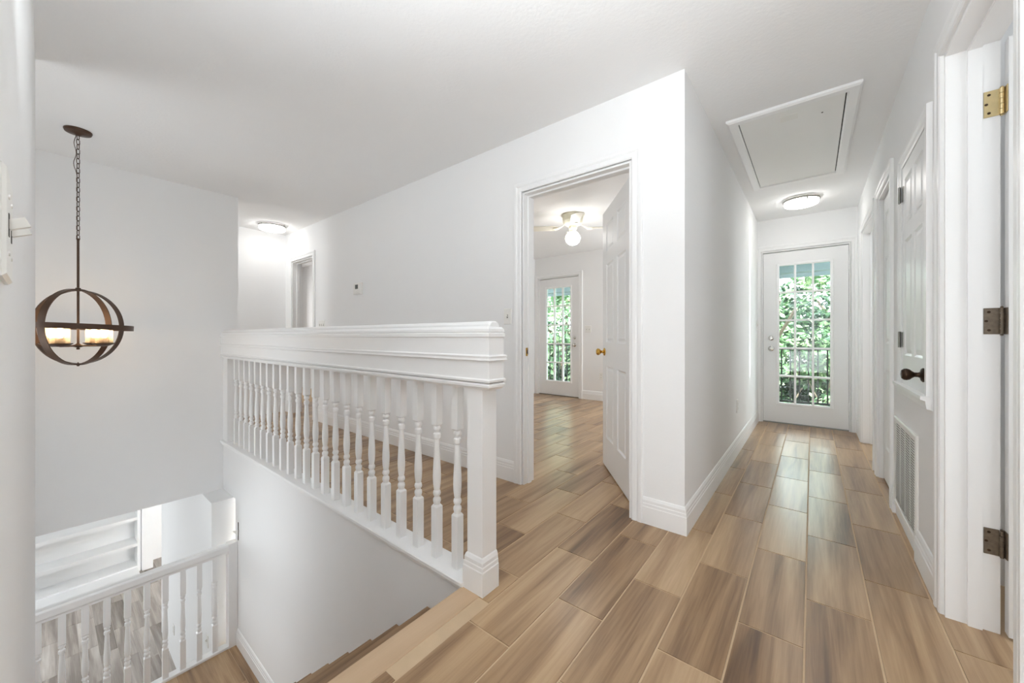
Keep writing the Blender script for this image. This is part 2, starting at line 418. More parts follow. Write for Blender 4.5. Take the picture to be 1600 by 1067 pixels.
for ci in range(-32, 4):
    x1 = -0.0195 + TW * (ci + 0); x0 = x1 - TW
    for k in range(-6, 8):
        y0 = 2.19 + TLEN * k + (0.305 if ci % 2 else 0.0); y1 = y0 + TLEN
        # keep what overlaps a floor region
        a0, a1, b0, b1 = 9, -9, 9, -9
        for rx0, rx1, ry0, ry1 in regions:
            ox0, ox1, oy0, oy1 = max(x0, rx0), min(x1, rx1), max(y0, ry0), min(y1, ry1)
            if ox1 - ox0 > 0.01 and oy1 - oy0 > 0.01:
                if ox1 - ox0 > 0.04 or True:
                    a0 = min(a0, ox0); a1 = max(a1, ox1); b0 = min(b0, oy0); b1 = max(b1, oy1)
        if a1 <= a0: continue
        # stairwell cut: nothing over the open stair
        if a0 < -1.037 - 0.001 and b0 < 1.08: b0 = 1.08
        g = GAP / 2
        tile_obj(floor, (a0 + a1) / 2, (b0 + b1) / 2, 0.0, a1 - a0 - 2 * g, b1 - b0 - 2 * g, TILE); n_t += 1
# pale nosing planks along the stair head
for y0, y1 in ((-0.03, 0.50), (0.50, 1.088)):
    o = tile_obj(floor, -1.087, (y0 + y1) / 2, 0.0005, 0.099, y1 - y0 - 0.002, NOSE, h=0.02, c=0.002, name='nosing')
    o['label'] = 'pale plank along the top stair edge'
print('tiles', n_t)

landing = struct('floor_landing', bxb(-4.13, -3.06, -1.1, 1.1, ZL - 0.16, ZL - 0.0025), GROUT, 'brown tiled stair landing at the lower left behind the steps', 'floor')
for i, (y0, y1) in enumerate(((-1.1, -0.9), (-0.9, -0.5), (-0.5, -0.1), (-0.1, 0.3), (0.3, 0.675), (0.675, 1.03), (1.03, 1.1))):
    for x0, x1 in ((-4.10, -3.6), (-3.6, -3.06)) if i % 2 else ((-4.10, -3.35), (-3.35, -3.06)):
        tile_obj(landing, (x0 + x1) / 2, (y0 + y1) / 2, ZL, y1 - y0 - 0.004, x1 - x0 - 0.004, TILE, rot=PI / 2)
lower = struct('floor_lower', bxb(-9.3, -0.98, -4.1, 2.5, ZB - 0.1, ZB - 0.0025), GROUT2, 'grey-brown wood-look floor of the lower level, seen between landing balusters', 'floor')
LW = 0.1475
for r in range(-9, 11):
    y0 = 0.409 + LW * (r - 3)
    off = random.random() * 0.72
    x = -9.05 + off - 0.72
    while x < -4.0:
        a, b = max(x, -8.8), min(x + 0.72, -3.9)
        if b - a > 0.05 and (y0 < 0.95 or a > -9) and y0 < 1.6:
            tile_obj(lower, (a + b) / 2, y0 + LW / 2, ZB, LW - 0.004, b - a - 0.004, GREYT, rot=PI / 2)
        x += 0.72

# ------------------------------------------------------------------ baseboards and door casings
BASE = [(0, 0), (0.014, 0), (0.014, 0.094), (0.0115, 0.098), (0.0115, 0.112), (0.009, 0.116), (0.009, 0.130), (0.004, 0.143), (0, 0.147)]
def baseboard(name, path, label):
    return struct(name, sweep(NB(), path, (0, 0, 1), BASE), TRIM, label, 'baseboard')
baseboard('baseboard_corridor', [(DF[1] + 0.067, YW, 0), (D3[0] - 0.067, YW, 0)], 'white stepped baseboard along the wall behind the balustrade')
baseboard('baseboard_corner', [(D3[1] + 0.067, YW, 0), (XL, YW, 0), (XL, YE, 0)], 'white stepped baseboard wrapping the outside corner into the hallway')
baseboard('baseboard_right', [(XR, 2.53, 0), (XR, 2.18, 0)], 'short white baseboard between the wall grille and the near doorway')
baseboard('baseboard_right_far', [(XR, 3.19, 0), (XR, 3.13, 0)], 'tiny white baseboard piece beyond the wall grille')
baseboard('baseboard_right_end', [(XR, YE, 0), (XR, 5.07, 0)], 'short white baseboard on the right beside the hallway glass door')
baseboard('baseboard_far', [(XF, -2.0, 0), (XF, YW, 0), (DF[0] - 0.067, YW, 0)], 'white baseboard of the far upper corridor, seen through the balusters')
baseboard('baseboard_bedroom', [(-2.975, YR, 0), (XL - TH, YR, 0)], 'white baseboard right of the glass door in the room beyond')
baseboard('baseboard_landing', [(-4.08, 1.1, ZL), (-3.06, 1.1, ZL)], 'white baseboard along the stair landing at lower left')

CAS = [(0.004, 0), (0.004, 0.010), (0.010, 0.014), (0.030, 0.014), (0.034, 0.011), (0.046, 0.017), (0.062, 0.018), (0.066, 0.014), (0.066, 0)]
def door_frame(name, w0, w1, h, loc, rotz, label, depth=TH, stop=True, both=False, legs=True, stop_at=0.055, gapfront=True):
    """local: opening w0..w1 along x, wall face at y=0 facing -y, wall goes to y=depth"""
    bm = NB()
    sweep(bm, [(w1, 0, 0), (w1, 0, h), (w0, 0, h), (w0, 0, 0)], (0, -1, 0), CAS)
    if both:
        sweep(bm, [(w0, depth, 0), (w0, depth, h), (w1, depth, h), (w1, depth, 0)], (0, 1, 0), CAS)
    o = struct(name, bm, TRIM, label, 'door frame', loc, rotz)
    # jamb boards
    j = NB(); t = 0.012
    box(j, w0 - 0.003, w0 + t, 0.0, depth, 0, h - t); box(j, w1 - t, w1 + 0.003, 0.0, depth, 0, h - t); box(j, w0 - 0.003, w1 + 0.003, 0.0, depth, h - t, h + 0.003)
    obj('jamb', j, TRIM, o)
    if stop:
        s = NB(); a, b = stop_at, stop_at + 0.034
        box(s, w0 + t, w0 + t + 0.011, a, b, 0, h - t - 0.011); box(s, w1 - t - 0.011, w1 - t, a, b, 0, h - t - 0.011)
        box(s, w0 + t, w1 - t, a, b, h - t - 0.011, h - t)
        obj('door_stop', s, TRIM, o)
    return o
door_frame('trim_1', D3[0], D3[1], 2.045, (0, YW, 0), 0, 'white casing around the open bedroom doorway in the middle', stop_at=0.045)
door_frame('trim_2', DF[0], DF[1], 2.04, (0, YW, 0), 0, 'white casing of the far doorway beyond the balustrade')
# right wall, local x = -world y
R90 = -PI / 2
def ry(a, b): return (-b, -a)
door_frame('trim_3', *ry(1.44, YW), 2.085, (XR, 0, 0), R90, 'white casing of the nearest doorway at the right edge, with three hinges', stop_at=0.052, depth=0.128)
door_frame('trim_4', *ry(3.26, 3.85), 2.05, (XR, 0, 0), R90, 'white casing of the closed door beyond the wall grille', stop=False)
door_frame('trim_5', *ry(4.08, 5.0), 2.045, (XR, 0, 0), R90, 'white casing of the open doorway nearest the hallway glass door')
door_frame('trim_6', -0.478, 0.328, 2.06, (0, YE, 0), 0, 'white frame around the glass door closing the hallway', depth=0.14, stop_at=0.06)
door_frame('trim_7', -3.866, -3.040, 2.07, (0, YR, 0), 0, 'white frame around the glass door in the room beyond', depth=0.14, stop_at=0.06)

# ------------------------------------------------------------------ doors
def panel_slab(W, H, t, panels, d=0.009):
    """six-panel slab; panels=[(x0,x1,z0,z1)], recessed on both faces. local x 0..W, y 0..t"""
    bm = NB()
    xs = sorted({0, W, *[p[0] for p in panels], *[p[1] for p in panels]})
    zs = sorted({0, H, *[p[2] for p in panels], *[p[3] for p in panels]})
    def inp(x, z): return any(p[0] < x < p[1] and p[2] < z < p[3] for p in panels)
    for y, s in ((0, 1), (t, -1)):
        for xa, xb in zip(xs, xs[1:]):
            for za, zb in zip(zs, zs[1:]):
                if inp((xa + xb) / 2, (za + zb) / 2): continue
                bm.faces.new([bm.verts.new(p) for p in ((xa, y, za), (xb, y, za), (xb, y, zb), (xa, y, zb))])
        for x0, x1, z0, z1 in panels:
            q = 0.010
            o_ = [bm.verts.new(p) for p in ((x0, y, z0), (x1, y, z0), (x1, y, z1), (x0, y, z1))]
            i_ = [bm.verts.new(p) for p in ((x0 + q, y + s * d, z0 + q), (x1 - q, y + s * d, z0 + q), (x1 - q, y + s * d, z1 - q), (x0 + q, y + s * d, z1 - q))]
            for k in range(4): bm.faces.new((o_[k], o_[(k + 1) % 4], i_[(k + 1) % 4], i_[k]))
            bm.faces.new(i_)
    for a in (((0, 0, 0), (W, 0, 0), (W, t, 0), (0, t, 0)), ((0, 0, H), (W, 0, H), (W, t, H), (0, t, H)),
              ((0, 0, 0), (0, t, 0), (0, t, H), (0, 0, H)), ((W, 0, 0), (W, t, 0), (W, t, H), (W, 0, H))):
        bm.faces.new([bm.verts.new(p) for p in a])
    bmesh.ops.remove_doubles(bm, verts=bm.verts, dist=1e-5)
    return bm
def raised(parent, x0, x1, z0, z1, t, d=0.009):
    q = 0.018; r = 0.032
    bm = NB()
    lv = [[(x0 + q, d - .001, z0 + q), (x1 - q, d - .001, z0 + q), (x1 - q, d - .001, z1 - q), (x0 + q, d - .001, z1 - q)],
          [(x0 + r, 0.002, z0 + r), (x1 - r, 0.002, z0 + r), (x1 - r, 0.002, z1 - r), (x0 + r, 0.002, z1 - r)]]
    a, b = [[bm.verts.new(p) for p in l] for l in lv]
    a2, b2 = [[bm.verts.new((p[0], t - p[1], p[2])) for p in l] for l in lv]
    for u, v in ((a, b), (a2, b2), (a, a2)):
        for k in range(4): bm.faces.new((u[k], u[(k + 1) % 4], v[(k + 1) % 4], v[k]))
    bm.faces.new(b); bm.faces.new(b2)
    return obj('panel', bm, DOOR, parent)
def six_panels(W, H):
    s = 0.115 * W / 0.76 + 0.0; m = 0.10 * W / 0.76
    xa = (s, W / 2 - m / 2); xb = (W / 2 + m / 2, W - s)
    k = H / 2.03
    rows = ((0.235 * k, 0.80 * k), (0.985 * k, 1.60 * k), (1.70 * k, 1.915 * k))
    return [(x[0], x[1], z[0], z[1]) for z in rows for x in (xa, xb)]
def knob(parent, x, z, m, y=0.0, side=-1, ball=0.027, stem=0.045, name='door_knob'):
    M = T(x, y, z) @ RX(PI / 2 if side < 0 else -PI / 2)
    bm = NB(); L_ = stem
    lathe(bm, [(0.0005, -0.001), (0.031, -0.001), (0.031, 0.004), (0.025, 0.009), (0.013, 0.012), (0.010, 0.018), (0.010, L_ - 0.012), (0.016, L_ - 0.004),
               (ball * 0.86, L_ + 0.002), (ball, L_ + 0.012), (ball * 0.96, L_ + 0.020), (ball * 0.7, L_ + 0.028), (0.0005, L_ + 0.031)], 20, M)
    return obj(name, bm, m, parent, auto=0.7)
def hinge(parent, x, y, z, m, h=0.089, lw=0.034, name='hinge', leafdir=1):
    """barrel along z at x,y ; leaf spreading in +-x on plane y"""
    bm = NB()
    box(bm, x, x + leafdir * lw if leafdir > 0 else x, y, y + 0.002, z - h / 2, z + h / 2) if leafdir > 0 else box(bm, x - lw, x, y, y + 0.002, z - h / 2, z + h / 2)
    for i in range(5):
        a = z - h / 2 + i * h / 5
        lathe(bm, [(0.006, a + 0.0006), (0.006, a + h / 5 - 0.0006)], 10, T(x, y - 0.004, 0))
    lathe(bm, [(0.004, z + h / 2), (0.005, z + h / 2 + 0.004), (0.001, z + h / 2 + 0.006)], 10, T(x, y - 0.004, 0))
    lathe(bm, [(0.001, z - h / 2 - 0.006), (0.005, z - h / 2 - 0.004), (0.004, z - h / 2)], 10, T(x, y - 0.004, 0))
    return obj(name, bm, m, parent)

def french_door(name, W, H, t, lx0, lx1, lz0, lz1, loc, rotz, label, knob_x, hinge_x):
    """15-light glazed door, local x 0..W, front face y=0"""
    bm = NB()
    box(bm, 0, lx0, 0, t, 0, H); box(bm, lx1, W, 0, t, 0, H); box(bm, lx0, lx1, 0, t, 0, lz0); box(bm, lx0, lx1, 0, t, lz1, H)
    d = struct(name, bm, DOOR, label, 'door', loc, rotz)
    # raised frame moulding round the glazing
    mp = [(-0.004, -0.002), (-0.004, 0.006), (0.004, 0.009), (0.020, 0.009), (0.026, 0.003), (0.026, -0.002)]
    bm = NB()
    for yy, n, pth in ((0, (0, -1, 0), ((lx1, lz0), (lx1, lz1), (lx0, lz1), (lx0, lz0))),):
        pts = [V((px, yy, pz)) for px, pz in pth]
        nn = V(n); rings = []
        for i in range(4):
            p, a, b = pts[i], pts[i - 1], pts[(i + 1) % 4]
            s1 = (p - a).normalized().cross(nn); s2 = (b - p).normalized().cross(nn)
            m = (s1 + s2)
            rings.append([bm.verts.new(p + m * u + nn * v) for u, v in mp])
        for i in range(4):
            a, b = rings[i], rings[(i + 1) % 4]
            for k in range(len(mp)): bm.faces.new((a[k], a[(k + 1) % len(mp)], b[(k + 1) % len(mp)], b[k]))
    obj('glazing_frame', bm, TRIM, d)
    mw = 0.020; nx, nz = 3, 5
    pw = (lx1 - lx0 - (nx - 1) * mw) / nx; ph = (lz1 - lz0 - (nz - 1) * mw) / nz
    for i in range(1, nx):
        x = lx0 + i * pw + (i - 1) * mw
        b = bxb(x, x + mw, -0.003, t + 0.003, lz0, lz1)
        obj('muntin', b, TRIM, d)
    for k in range(1, nz):
        z = lz0 + k * ph + (k - 1) * mw
        obj('muntin', bxb(lx0, lx1, -0.0025, t + 0.0025, z, z + mw), TRIM, d)
    for i in range(nx):
        for k in range(nz):
            x = lx0 + i * (pw + mw); z = lz0 + k * (ph + mw)
            obj('pane', bxb(x, x + pw, t / 2 - 0.002, t / 2 + 0.002, z, z + ph), PANE, d)
    knob(d, knob_x, 0.875, CHROME, ball=0.024, stem=0.035)
    b = lathe(NB(), [(0.0005, 0), (0.028, 0), (0.028, 0.006), (0.024, 0.010), (0.012, 0.012), (0.0005, 0.012)], 18, T(knob_x, 0, 1.0) @ RX(PI / 2))
    box(b, knob_x - 0.004, knob_x + 0.004, -0.026, -0.010, 0.988, 1.012)
    obj('deadbolt', b, CHROME, d, auto=0.7)
    for z in (0.25, 1.03, 1.80):
        hg = bevel(bxb(hinge_x - 0.008, hinge_x + 0.008, -0.014, 0.0, z - 0.05, z + 0.05), 0.003)
        obj('hinge', hg, TRIM, d)
    bm = bxb(-0.002, W + 0.002, -0.012, t, -0.014, -0.002)
    obj('threshold', bm, STEEL, d)
    return d
french_door('door_1', 0.776, 2.02, 0.044, 0.156, 0.626, 0.232, 1.862, (-0.463, YE + 0.014, 0.016), 0,
            'white fifteen-pane glass door with nickel knob at the end of the hallway', 0.078, 0.779)
french_door('door_2', 0.794, 2.03, 0.044, 0.150, 0.640, 0.245, 1.868, (-3.850, YR + 0.014, 0.016), 0,
            'white fifteen-pane glass door in the room seen through the doorway', 0.716, 0.0)

def six_door(name, W, H, t, loc, rotz, label):
    ps = six_panels(W, H)
    d = struct(name, panel_slab(W, H, t, ps), DOOR, label, 'door', loc, rotz)
    for p in ps: raised(d, *p, t)
    return d
# open bedroom door: hinge edge near (-0.83,2.19), free edge near (-1.333,2.852)
ang = math.atan2(2.25 - 2.852, -0.866 + 1.333)
d3 = six_door('door_3', 0.762, 2.022, 0.035, (-1.333, 2.852, 0.010), ang, 'white six-panel door standing open into the bedroom, brass knob')
knob(d3, 0.062, 0.905, BRASS, 0.0, -1, ball=0.027, stem=0.038)
knob(d3, 0.062, 0.905, BRASS, 0.035, 1, ball=0.027, stem=0.038)
b = bxb(-0.001, 0.0, 0.008, 0.027, 0.875, 0.935); obj('latch_plate', b, BRASS, d3)
# near doorway door (swung into the room beyond)
d4 = six_door('door_4', 0.62, 2.05, 0.035, (0.524, 2.055, 0.012), 0, 'white door at the right edge, swung away behind its hinges')
# closed door between the two right-hand doorways
d5 = six_door('door_5', 0.562, 2.02, 0.035, (0.410, 3.836, 0.010), R90, 'closed white panel door on the right, beyond the wall grille')
# strike plate of the bedroom frame
sp = thing('strike_plate', 'small brass strike plate on the left jamb of the bedroom doorway', 'strike plate', (-1.573, 2.135, 0.90))
obj('plate', bxb(0, 0.0015, -0.016, 0.016, 0, 0.058), BRASS, sp); obj('latch_hole', bxb(0.0012, 0.002, -0.007, 0.007, 0.016, 0.042), DARK, sp)

# near hinges (leaf on the jamb facing -y, leaf on the door edge)
def butt_hinge(z, m, label, tilt=0.0):
    t_ = thing('hinge', label, 'hinge', (0.515, 2.078, z), 0)
    h = 0.092; lw = 0.034
    a = bxb(-lw - 0.006, -0.004, 0.0025, 0.005, -h / 2, h / 2); obj('jamb_leaf', bevel(a, 0.0009), m, t_)
    a = bxb(0.006, 0.0085, -0.021, 0.012, -h / 2, h / 2); obj('door_leaf', a, m, t_)
    for i in range(5):
        c = lathe(NB(), [(0.0064, -h / 2 + i * h / 5 + 0.0007), (0.0064, -h / 2 + (i + 1) * h / 5 - 0.0007)], 12)
        obj('knuckle', c, m, t_, auto=0.7)
    c = lathe(NB(), [(0.001, -h / 2 - 0.006), (0.005, -h / 2 - 0.003), (0.003, -h / 2), (0.003, h / 2), (0.005, h / 2 + 0.003), (0.001, h / 2 + 0.006)], 12)
    obj('pin', c, m, t_, auto=0.7)
    for sx, sz in ((-0.028, 0.032), (-0.034, 0.0), (-0.028, -0.032)):
        c = lathe(NB(), [(0.0045, 0), (0.0035, 0.0012), (0.0004, 0.0014)], 10, T(sx, 0.0026, sz) @ RX(PI / 2))
        obj('screw', c, BRONZE, t_)
    t_.rotation_euler = (0, 0, 0)
    return t_
butt_hinge(1.857, OLDBRASS, 'pale brass hinge, highest of the three on the right-edge door frame')
butt_hinge(1.093, WORN, 'worn bronze hinge, middle one on the right-edge door frame')
butt_hinge(0.318, WORN, 'worn bronze hinge, lowest one on the right-edge door frame')

# ------------------------------------------------------------------ small wall-cabinet door with knob (right wall)
cab = thing('cabinet_door', 'small high white panelled door with dark knob above the wall grille', 'cabinet door', (XR, 2.862, 0.79), R90)
Wc, Hc = 0.525, 1.14
CASC = [(0.002, 0), (0.002, 0.010), (0.012, 0.014), (0.034, 0.014), (0.040, 0.010), (0.052, 0.017), (0.068, 0.018), (0.070, 0)]
bm = sweep(NB(), [(Wc, 0, 0), (Wc, 0, Hc), (0, 0, Hc), (0, 0, 0)], (0, -1, 0), CASC)
fr = obj('casing', bm, TRIM, cab)
bm = NB()
prs = [(-0.034, 0), (0.0, 0.034), (-0.012, 0.034), (-0.016, 0.020), (-0.034, 0.012), (-0.055, 0.010), (-0.058, 0)]
xs_ = (-0.075, Wc + 0.075)
r0, r1 = [[bm.verts.new((x, -b_, a_)) for a_, b_ in ((0.002, 0), (0.002, 0.036), (-0.012, 0.036), (-0.018, 0.022), (-0.050, 0.018), (-0.056, 0))] for x in xs_]
for i in range(6): bm.faces.new((r0[i], r0[(i + 1) % 6], r1[(i + 1) % 6], r1[i]))
bm.faces.new(r0); bm.faces.new(r1[::-1])
obj('sill', bm, TRIM, cab)
pc = [(0.06, 0.235, 0.82, 1.065), (0.29, 0.465, 0.82, 1.065), (0.06, 0.235, 0.15, 0.745), (0.29, 0.465, 0.15, 0.745)]
lf = panel_slab(Wc - 0.004, Hc - 0.004, 0.02, pc, 0.007)
bmesh.ops.translate(lf, verts=lf.verts, vec=(0.002, -0.008, 0.002))
lf = obj('door', lf, DOOR, cab)
for x0, x1, z0, z1 in pc:
    q = 0.016; r = 0.036; bm = NB()
    lv = [[(x0 + q, -0.002, z0 + q), (x1 - q, -0.002, z0 + q), (x1 - q, -0.002, z1 - q), (x0 + q, -0.002, z1 - q)],
          [(x0 + r, -0.0075, z0 + r), (x1 - r, -0.0075, z0 + r), (x1 - r, -0.0075, z1 - r), (x0 + r, -0.0075, z1 - r)]]
    a, b2 = [[bm.verts.new((p[0] + .002, p[1], p[2] + .002)) for p in l] for l in lv]
    for k in range(4): bm.faces.new((a[k], a[(k + 1) % 4], b2[(k + 1) % 4], b2[k]))
    bm.faces.new(b2)
    obj('panel', bm, DOOR, lf)
kb = knob(lf, 0.49, 0.082, BRONZE, -0.008, -1, ball=0.026, stem=0.040, name='knob'); kb['label'] = 'dark bronze round knob'
for z in (1.002, 0.232):
    bm = NB(); box(bm, -0.030, 0.0, -0.0195, -0.016, z - 0.04, z + 0.04); box(bm, 0.004, 0.030, -0.0105, -0.008, z - 0.04, z + 0.04)
    lathe(bm, [(0.0055, z - 0.042), (0.0055, z + 0.042)], 10, T(0.002, -0.020, 0))
    obj('hinge', bm, STEEL, cab)

# ------------------------------------------------------------------ return-air grille
gr = thing('air_grille', 'tall white slatted return-air grille low on the right wall', 'air grille', (XR, 3.125, 0.062), R90)
Gw, Gh = 0.60, 0.515
bm = NB()
fp = [(0, 0), (0, 0.006), (-0.006, 0.010), (-0.030, 0.010), (-0.036, 0.004), (-0.036, 0)]
pts = [V(p) for p in ((Gw, 0, 0), (Gw, 0, Gh), (0, 0, Gh), (0, 0, 0))]; rings = []
for i in range(4):
    p, a, b = pts[i], pts[i - 1], pts[(i + 1) % 4]; nn = V((0, -1, 0))
    m_ = (p - a).normalized().cross(nn) + (b - p).normalized().cross(nn)
    rings.append([bm.verts.new(p + m_ * u + nn * v) for u, v in fp])
for i in range(4):
    a, b = rings[i], rings[(i + 1) % 4]
    for k in range(6): bm.faces.new((a[k], a[(k + 1) % 6], b[(k + 1) % 6], b[k]))
obj('frame', bm, PLASTIC, gr)
obj('backing', bxb(0.03, Gw - 0.03, -0.0012, -0.0002, 0.03, Gh - 0.03), SLOT, gr)
ns = 34
sl = NB()
a_ = 0.0055
rr0, rr1 = [[sl.verts.new(p) for p in ((x, -0.0100, 0.0040), (x, -0.0090, 0.0058), (x, -0.0062, -0.0046), (x, -0.0072, -0.0054))] for x in (0.034, Gw - 0.034)]
for i in range(4): sl.faces.new((rr0[i], rr0[(i + 1) % 4], rr1[(i + 1) % 4], rr1[i]))
sl.faces.new(rr0); sl.faces.new(rr1[::-1])
s0 = obj('slat', sl, PLASTIC, gr)
for i in range(ns):
    o = s0 if i == 0 else s0.copy()
    if i: C.objects.link(o)
    o.location = (0, 0, 0.041 + i * (Gh - 0.082) / (ns - 1))
for k in range(1, 4):
    x = 0.036 + k * (Gw - 0.072) / 4
    obj('divider', bxb(x - 0.0025, x + 0.0025, -0.0060, -0.001, 0.034, Gh - 0.034), PLASTIC, gr)
for x, z in ((0.018, 0.10), (0.018, Gh - 0.1), (Gw - 0.018, 0.10), (Gw - 0.018, Gh - 0.1)):
    obj('screw', lathe(NB(), [(0.005, 0.009), (0.005, 0.011), (0.0005, 0.0118)], 10, T(x, 0, z) @ RX(PI / 2)), PLASTIC, gr)

# ------------------------------------------------------------------ switches, outlets, thermostat
def switch(loc, rotz, label, gang=1, toggle=0.0):
    wd = 0.07 + 0.046 * (gang - 1)
    t_ = thing('light_switch', label, 'light switch', loc, rotz)
    bm = chamfer(NB(), -wd / 2, wd / 2, -0.057, 0.057, 0, 0.006, 0.003)
    bm.transform(RX(PI / 2)); obj('plate', bm, PLASTIC, t_)
    for i in range(gang):
        x = (i - (gang - 1) / 2) * 0.046
        obj('toggle_surround', bxb(x - 0.0055, x + 0.0055, -0.0066, -0.005, -0.012, 0.012), SLOT, t_)
        b = NB(); M = T(x, -0.006, 0) @ RX(math.radians(-24))
        box(b, -0.004, 0.004, -0.014, 0.001, -0.005, 0.005); b.transform(M); obj('toggle', b, PLASTIC, t_)
        for z in (-0.030, 0.030):
            obj('screw', lathe(NB(), [(0.003, 0.006), (0.0026, 0.0072), (0.0004, 0.0074)], 8, T(x, 0, z) @ RX(PI / 2)), PLASTIC, t_)
    return t_
def outlet(loc, rotz, label):
    t_ = thing('outlet', label, 'outlet', loc, rotz)
    bm = chamfer(NB(), -0.035, 0.035, -0.057, 0.057, 0, 0.006, 0.003); bm.transform(RX(PI / 2)); obj('plate', bm, PLASTIC, t_)
    for z in (-0.02, 0.02):
        s = obj('socket', bevel(bxb(-0.017, 0.017, -0.0085, -0.005, z - 0.014, z + 0.014), 0.002), PLASTIC, t_)
        b = NB()
        for x in (-0.006, 0.006): box(b, x - 0.001, x + 0.001, -0.0088, -0.0084, z - 0.003, z + 0.006)
        box(b, -0.002, 0.002, -0.0088, -0.0084, z - 0.010, z - 0.006)
        obj('slot', b, DARK, s)
    return t_
switch((-1.717, YW, 1.183), 0, 'single white light switch left of the bedroom doorway')
switch((-4.62, YW, 1.175), 0, 'wide white light switch beside the far doorway, just above the balustrade', gang=3)
switch((XL, 5.37, 1.17), PI / 2, 'white light switch on the hallway wall by the glass door')
switch((-2.873, YR, 1.158), 0, 'double white light switch right of the bedroom glass door', gang=2)
switch((-0.69, -0.03, 1.158), PI, 'white double light switch on the wall at the left edge', gang=2)
outlet((XL, 3.85, 0.42), PI / 2, 'white outlet low on the left hallway wall')
outlet((-2.64, YR, 0.40), 0, 'white outlet low on the bedroom wall beside the open door')
outlet((-5.76, 0.935, -2.35), 0, 'white outlet low on the lower-level wall behind the landing rail')
switch((-4.33, 0.935, -1.75), 0, 'white switch on the lower-level wall near the landing corner')
switch((-6.28, 0.935, -1.86), 0, 'white switch near the far edge of the lower-level wall')

th = thing('thermostat', 'white wall thermostat with dark screen on the wall above the balustrade', 'thermostat', (-3.765, YW, 1.545))
bm = chamfer(NB(), -0.072, 0.072, -0.060, 0.060, 0, 0.030, 0.006); bm.transform(RX(PI / 2)); obj('housing', bm, PLASTIC, th)
obj('screen', bxb(-0.028, 0.028, -0.0312, -0.029, -0.005, 0.040), LCD, th)
for x in (-0.03, 0.0, 0.03): obj('button', bevel(bxb(x - 0.008, x + 0.008, -0.033, -0.028, -0.040, -0.030), 0.001), PLASTIC, th)

# ------------------------------------------------------------------ attic hatch
ah = thing('attic_hatch', 'white framed attic hatch panel in the hallway ceiling', 'attic hatch', (-0.115, 3.515, ZC))
hx0, hx1, hy0, hy1 = -0.262, 0.272, -0.672, 0.660
bm = NB()
fp = [(0.0, 0), (0.0, 0.018), (0.010, 0.022), (0.050, 0.022), (0.062, 0.014), (0.062, 0)]
pts = [V(p) for p in ((hx0, hy0, 0), (hx1, hy0, 0), (hx1, hy1, 0), (hx0, hy1, 0))]; rings = []
for i in range(4):
    p, a, b = pts[i], pts[i - 1], pts[(i + 1) % 4]; nn = V((0, 0, -1))
    m_ = -((p - a).normalized().cross(nn) + (b - p).normalized().cross(nn))
    rings.append([bm.verts.new(p + m_ * u * 1.0 + nn * v) for u, v in fp])
for i in range(4):
    a, b = rings[i], rings[(i + 1) % 4]
    for k in range(6): bm.faces.new((a[k], a[(k + 1) % 6], b[(k + 1) % 6], b[k]))
obj('frame', bm, TRIM, ah)
obj('gap', bxb(hx0 - 0.002, hx1 + 0.002, hy0 - 0.002, hy1 + 0.002, -0.003, -0.0005), DARK, ah)
pn = obj('panel', bevel(bxb(hx0 + 0.004, hx1 - 0.006, hy0 + 0.010, hy1 - 0.003, -0.013, -0.003), 0.001), mat('hatch_panel_paint', srgb(240, 240, 238), 0.5, bump=0.1, bscale=40, vary=0.02), ah)
obj('pull_plate', bevel(bxb(-0.045, 0.045, hy0 + 0.075, hy0 + 0.15, -0.0155, -0.0128), 0.001), PLASTIC, pn)
obj('screw', lathe(NB(), [(0.005, -0.0145), (0.005, -0.0125)], 10, T(0.165, hy0 + 0.17, 0)), DARK, pn)

# ------------------------------------------------------------------ flush ceiling lights
def flush(loc, label):
    t_ = thing('ceiling_light', label, 'ceiling light', loc)
    obj('mounting_plate', lathe(NB(), [(0.0005, -0.012), (0.150, -0.012), (0.150, 0.0), (0.0005, 0.0)], 40), PLASTIC, t_, auto=0.6)
    obj('rim', lathe(NB(), [(0.138, -0.014), (0.152, -0.014), (0.152, -0.028), (0.150, -0.030), (0.143, -0.030), (0.138, -0.020)], 40, cap=False), STEEL, t_, auto=0.6)
    obj('diffuser', lathe(NB(), [(0.142, -0.014), (0.143, -0.050), (0.138, -0.062), (0.120, -0.068), (0.06, -0.075), (0.0005, -0.078)], 40), DIFF, t_, auto=1.2)
    for k in range(3):
        a = 2 * PI * k / 3 + 0.35
        b = bxb(-0.006, 0.006, -0.002, 0.002, -0.052, -0.012)
        b.transform(RZ(a) @ T(0, -0.1465, 0)); obj('clip', b, STEEL, t_)
    return t_
flush((-0.085, 4.82, ZC), 'round flush ceiling light over the hallway before the glass door')
flush((-5.30, 1.79, ZC), 'round flush ceiling light in the far upper corridor')

# ------------------------------------------------------------------ ceiling fan
fan = thing('ceiling_fan', 'cream hugger ceiling fan with round lit globe in the bedroom', 'ceiling fan', (-2.157, 3.817, ZC))
hb = obj('motor_housing', lathe(NB(), [(0.0005, 0), (0.125, 0), (0.128, -0.012), (0.120, -0.030), (0.122, -0.045), (0.114, -0.062), (0.116, -0.075), (0.106, -0.095), (0.085, -0.118), (0.055, -0.128), (0.0005, -0.130)], 36), FANM, fan, auto=0.6)
obj('switch_housing', lathe(NB(), [(0.0005, -0.128), (0.045, -0.128), (0.048, -0.150), (0.042, -0.172), (0.030, -0.185), (0.040, -0.195), (0.052, -0.205), (0.0005, -0.205)], 28), FANM, fan, auto=0.7)
pr = [(0.0005, -0.348), (0.02, -0.347), (0.05, -0.335), (0.075, -0.308), (0.086, -0.275), (0.082, -0.245), (0.066, -0.222), (0.050, -0.207), (0.048, -0.200)]
obj('globe', lathe(NB(), pr, 28, cap=False), GLOBE, fan, smooth=True)
cdir = math.atan2(-3.817, 2.157)
